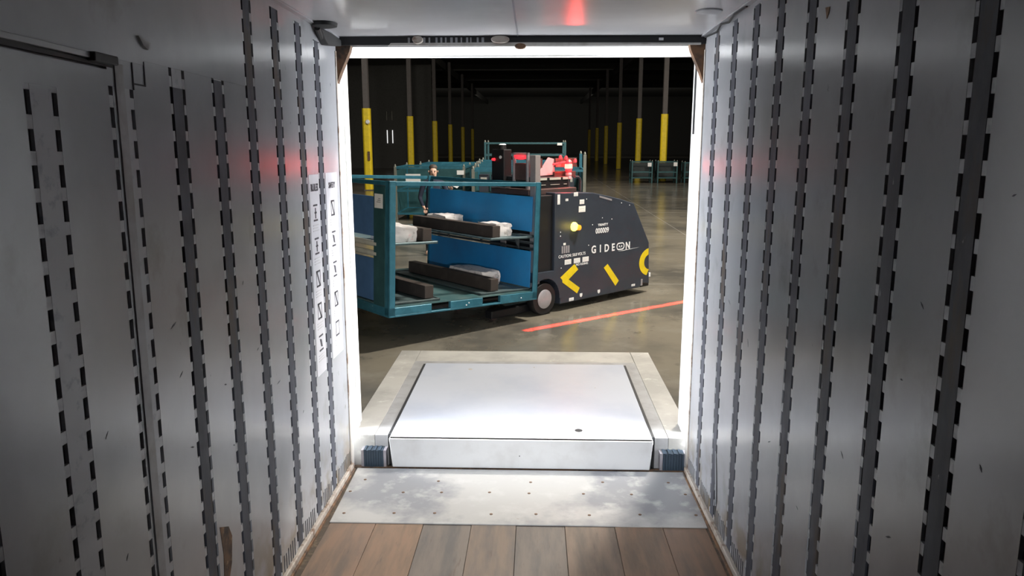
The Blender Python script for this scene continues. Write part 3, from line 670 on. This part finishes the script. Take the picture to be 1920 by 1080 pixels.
for p in (rect(.215, .262, 1.41, 1.535), rect(.365, .415, 1.445, 1.475), rect(.635, .725, 1.39, 1.45), rect(.62, .75, 1.285, 1.365), rect(.52, .60, 1.50, 1.55), rect(.46, .55, .115, .157), rect(1.78, 1.86, .14, .17)):
    d = decal('sticker', p, 'paper'); (a0, b0), _, (a1, b1), _ = p
    MB().box(a0 + .01, a1 - .012, -.0028, -.0022, b0 + .01, b0 + .014).box(a0 + .01, a1 - .02, -.0028, -.0022, (b0 + b1) / 2, (b0 + b1) / 2 + .004).build('print_lines', M['papershade'], d)
for s in (.67, 1.035):
    decal('shield_sticker', [(s, .19), (s, .155), (s + .025, .135), (s + .05, .155), (s + .05, .19)], 'paper')
decal('grey_strip', [(1.03, 1.46), (1.29, 1.40), (1.29, 1.425), (1.03, 1.485)], 'hub')
for s, h in ((.2, .52), (.3, .58), (.28, 1.0), (.28, 1.05), (.9, 1.1), (.77, 1.45), (1.1, 1.18), (1.3, 1.15), (.83, .83), (1.5, 1.36), (1.68, 1.32)):
    MB().lathe([(.008, -.001), (.006, -.004)], (s, 0, h), 'y', 8).build('screw', M['sign'], rb)
yl = MB().lathe([(.02, -.045), (.045, -.04), (.058, -.02), (.06, 0)], (.53, 0, 1.105), 'y', 20).build('yellow_beacon', M['yellamp'], rb, smooth=True)
MB().lathe([(.015, -.06), (.035, -.052), (.04, -.01)], (.59, 0, 1.09), 'y', 16).build('beacon_lens', M['orglamp'], yl, smooth=True)
ld = bpy.data.lights.new('beacon_glow', 'POINT'); ld.energy = .7; ld.color = (1, .75, .1); ld.shadow_soft_size = .05
lo = bpy.data.objects.new('beacon_glow', ld); COL.objects.link(lo); lo.matrix_world = RM @ Matrix.Translation((.53, -.14, 1.1))
ld = bpy.data.lights.new('stack_light_glow', 'POINT'); ld.energy = 7; ld.color = (1, .05, .04); ld.shadow_soft_size = .05
lo = bpy.data.objects.new('stack_light_glow', ld); COL.objects.link(lo); lo.matrix_world = RM @ Matrix.Translation((stx, sty - .12, 1.88))

# ------------------------------------------------------------------ RACKS BEHIND
def back_rack(label, x0, x1, y, d, h, group=None, h_right=None, base=.15, mid=None, dark='tealdark', edge='teal', panels=True, paper=None, contents=0):
    wdt = x1 - x0
    k = thing('storage_rack', label, 'rack', Matrix.Translation((x0, y, 0)), group)
    for i, (px_, py_) in enumerate(((0, 0), (wdt - .07, 0), (0, d - .07), (wdt - .07, d - .07))):
        hh = h_right if (h_right and i % 2) else h
        p = MB().box(px_, px_ + .07, py_, py_ + .07, 0, hh).build('corner_post', M['olive'] if edge == 'teal' and i < 2 else M[edge], k, bevel=.004, seg=1)
        MB().lathe([(.028, hh), (.028, hh + .03), (.008, hh + .07)], (px_ + .035, py_ + .035, 0), 'z', 8).build('stacking_pin', M['olive'], p)
    for z in [base, h - .06] + (mid or []):
        MB().box(.07, wdt - .07, 0, .05, z, z + .055).build('rail', M[edge], k); MB().box(.07, wdt - .07, d - .05, d, z, z + .055).build('rail', M[edge], k)
        MB().box(0, .05, .07, d - .07, z, z + .055).build('rail', M[edge], k); MB().box(wdt - .05, wdt, .07, d - .07, z, z + .055).build('rail', M[edge], k)
    B(.03, wdt - .03, .03, d - .03, base, base + .02).build('deck', M[dark], k)
    if panels:
        B(.08, wdt - .08, d - .045, d - .035, base + .06, h - .1).build('back_panel', M[dark], k)
        B(.02, .03, .08, d - .08, base + .06, h - .1).build('side_panel', M[dark], k)
        B(wdt - .03, wdt - .02, .08, d - .08, base + .06, h - .1).build('side_panel', M[dark], k)
    for (px_, pz, pw, ph_) in (paper or []):
        o = B(px_, px_ + pw, -.012, -.004, pz, pz + ph_).build('label_sheet', M['paper'], k); o['label'] = 'white paper label'
    for c in range(contents):
        u = .16 + c * .28
        b_ = B(u, u + .22, .12, .6, base + .9, base + 1.3).build('grey_unit', M['robot'], k, bevel=.01)
        B(u + .04, u + .18, .112, .12, base + 1.14, base + 1.24).build('label_sheet', M['papergrey'] if 'papergrey' in M else M.setdefault('papergrey', mat('grey_label', (.4, .4, .36), .6)), b_)
    if contents: B(.05, wdt - .05, .08, .9, base + .87, base + .9).build('shelf', M[dark], k)
    return k
back_rack('dark teal rack behind the person, with two white labels on its front', -3.98, -1.97, 21, 2.0, 1.5, mid=[.8], paper=[(.33, 1.08, .42, .22), (1.78, 1.28, .2, .12)])
back_rack('teal rack in second row behind the person, closest to the left yellow columns', -3.75, -1.85, 24.2, 2, 1.5)
G2 = 'nested teal racks in a line behind the robot'
back_rack('teal rack directly behind the robot with grey units and a tall right post', -1.45, 1.15, 17, 1.6, 1.58, G2, h_right=1.9, contents=8, mid=[.85])
back_rack('second teal rack of the line behind the robot', -1.55, 1.05, 18.9, 1.6, 1.6, G2)
back_rack('third teal rack of the line behind the robot', -1.62, .98, 20.8, 1.6, 1.6, G2)
back_rack('fourth teal rack of the line behind the robot, just before the tall one', -1.72, .9, 22.7, 1.6, 1.62, G2)
back_rack('tall open teal rack rising above the line behind the robot', -1.7, 1.02, 25, 1.7, 2.17, mid=[1.72, 1.1], panels=False, edge='tealmid' if 'tealmid' in M else (M.setdefault('tealmid', mat('teal_mid', (.05, .13, .15), .4, .4)) and 'tealmid'), paper=[(2.42, 2.07, .16, .08)])
G3 = 'low dark bins far behind on the right'
back_rack('left of two low dark teal bins far behind on the right', 5.15, 6.28, 40.3, .9, 1.15, G3, base=.25, paper=[(.85, .88, .2, .2)], mid=[.55], edge='tealdark', dark='bindark' if 'bindark' in M else (M.setdefault('bindark', mat('bin_dark', (.02, .03, .032), .6)) and 'bindark'))
back_rack('right of two low dark teal bins, in front of the nearest right column', 6.52, 7.6, 40.3, .9, 1.15, G3, base=.25, paper=[(.85, .9, .2, .2)], mid=[.55], edge='tealdark', dark='bindark')
back_rack('dark bin at the far right edge of the doorway view', 7.95, 9.2, 40.3, .9, 1.1, G3, base=.25, mid=[.55], edge='tealdark', dark='bindark')

# ------------------------------------------------------------------ PERSON
def skinned(name, joints, bones, mats, parent=None, sub=2, matf=None):
    me = bpy.data.meshes.new(name); keys = list(joints)
    me.from_pydata([joints[k][0] for k in keys], [(keys.index(a), keys.index(b)) for a, b in bones], [])
    o = bpy.data.objects.new(name, me); COL.objects.link(o)
    md = o.modifiers.new('s', 'SKIN'); md.use_smooth_shade = True
    sv = me.skin_vertices[0].data
    for i, k in enumerate(keys):
        r = joints[k][1]; sv[i].radius = r if isinstance(r, tuple) else (r, r); sv[i].use_root = (i == 0)
    m2 = o.modifiers.new('u', 'SUBSURF'); m2.levels = sub; m2.render_levels = sub
    dg = bpy.context.evaluated_depsgraph_get(); nm = bpy.data.meshes.new_from_object(o.evaluated_get(dg))
    bpy.data.objects.remove(o); nm.materials.clear()
    for mm in mats: nm.materials.append(mm)
    for p in nm.polygons:
        p.use_smooth = True; p.material_index = matf(p.center) if matf else 0
    o = bpy.data.objects.new(name, nm); COL.objects.link(o)
    if parent: o.parent = parent
    return o
PM = Matrix.Translation((-1.98, 14.5, 0)) @ Matrix.Rotation(R(8), 4, 'Z')
pe = thing('person', 'person in dark navy jacket and dark trousers standing behind the carried rack, holding white paper', 'person', PM)
J = {'pelvis': ((0, 0, .95), (.16, .12)), 'belly': ((0, -.01, 1.08), (.15, .11)), 'chest': ((0, 0, 1.27), (.17, .12)), 'collar': ((0, .01, 1.43), (.1, .075)), 'neck': ((0, 0, 1.5), .055), 'head0': ((0, -.015, 1.56), (.068, .075)), 'head1': ((0, -.01, 1.64), (.078, .092)), 'head2': ((0, 0, 1.70), (.058, .07))}
bones = [('pelvis', 'belly'), ('belly', 'chest'), ('chest', 'collar'), ('collar', 'neck'), ('neck', 'head0'), ('head0', 'head1'), ('head1', 'head2')]
for s, n in ((-1, 'l'), (1, 'r')):
    J['hip' + n] = ((s * .1, 0, .88), .1); J['knee' + n] = ((s * .12, -.03, .48), .065); J['ankle' + n] = ((s * .13, .02, .09), .045); J['toe' + n] = ((s * .15, -.16, .04), (.045, .035))
    J['sho' + n] = ((s * .19, 0, 1.4), .062)
    bones += [('pelvis', 'hip' + n), ('hip' + n, 'knee' + n), ('knee' + n, 'ankle' + n), ('ankle' + n, 'toe' + n), ('collar', 'sho' + n)]
J['elbl'] = ((-.27, .02, 1.12), .045); J['wril'] = ((-.2, -.14, .95), .03); J['palml'] = ((-.17, -.2, .91), (.035, .02))
J['elbr'] = ((.29, -.03, 1.14), .045); J['wrir'] = ((.33, -.22, 1.28), .03); J['palmr'] = ((.345, -.28, 1.34), (.035, .02))
for n in 'lr': bones += [('sho' + n, 'elb' + n), ('elb' + n, 'wri' + n), ('wri' + n, 'palm' + n)]
def pm(c):
    if c.z > 1.485: return 0
    if abs(c.x) > .12 and ((c.x < 0 and c.z < .975 and c.y < -.12) or (c.x > 0 and c.y < -.215 and c.z > 1.2)): return 0
    if c.z < .1: return 3
    return 1 if c.z > .9 else 2
bod = skinned('body', J, bones, [M['flesh'], M['navy'], M['trousers'], M['robotdark']], pe, matf=pm)
for n, base, d in (('l', Vector((-.17, -.2, .91)), Vector((.1, -.5, -.85)).normalized()), ('r', Vector((.345, -.28, 1.34)), Vector((.1, -.55, .75)).normalized())):
    sx = Vector((1, 0, 0)); 
    for i, (off, L) in enumerate(((-.028, .062), (-.01, .074), (.01, .07), (.028, .056))):
        a = base + sx * off + d * .015; b = a + d * L * .5; c = b + (d * .7 + Vector((0, -.35, -.5 if n == 'l' else .0))).normalized() * L * .5
        skinned('finger', {'a': (a, .009), 'b': (b, .0085), 'c': (c, .007)}, [('a', 'b'), ('b', 'c')], [M['flesh']], bod, sub=1)
    sgn = 1 if n == 'l' else -1
    a = base + sx * sgn * .03 - d * .03; b = a + (sx * sgn * .8 + d * .6).normalized() * .035; c = b + d * .028
    skinned('thumb', {'a': (a, .011), 'b': (b, .01), 'c': (c, .008)}, [('a', 'b'), ('b', 'c')], [M['flesh']], bod, sub=1)
hr = MB().lathe([(.074, 1.675), (.08, 1.70), (.074, 1.73), (.05, 1.755), (.015, 1.765)], (0, .018, 0), 'z', 20)
hr.build('hair', M['hair'], pe, smooth=True)
B(-.078, .078, .04, .085, 1.56, 1.66).build('hair', M['hair'], pe, bevel=.02)
for s in (-1, 1):
    MB().lathe([(.004, -.01), (.012, -.004), (.012, .004)], (s * .032, -.098, 1.635), 'y', 12).build('eye', M['ink'], pe, smooth=True)
    MB().lathe([(.008, -.01), (.02, -.004), (.02, .008)], (s * .088, .0, 1.625), 'x', 12).build('ear', M['flesh'], pe, smooth=True)
MB().prism([(-.1, 1.645), (-.128, 1.595), (-.09, 1.59)], 'x', -.012, .012).build('nose', M['flesh'], pe, bevel=.003)
MB().box(-.025, .025, -.094, -.08, 1.563, 1.571).build('mouth', M['rust'], pe, bevel=.003)
hp = MB().prism([(-.02, -.01), (.1, -.07), (.14, -.03), (.02, .05)], 'y', -.004, .0).build('paper_sheet', M['paper'])
hp.matrix_world = PM @ Matrix.Translation((.345, -.345, 1.39)); tag(hp, 'small white paper held in the raised hand of the person', 'paper')
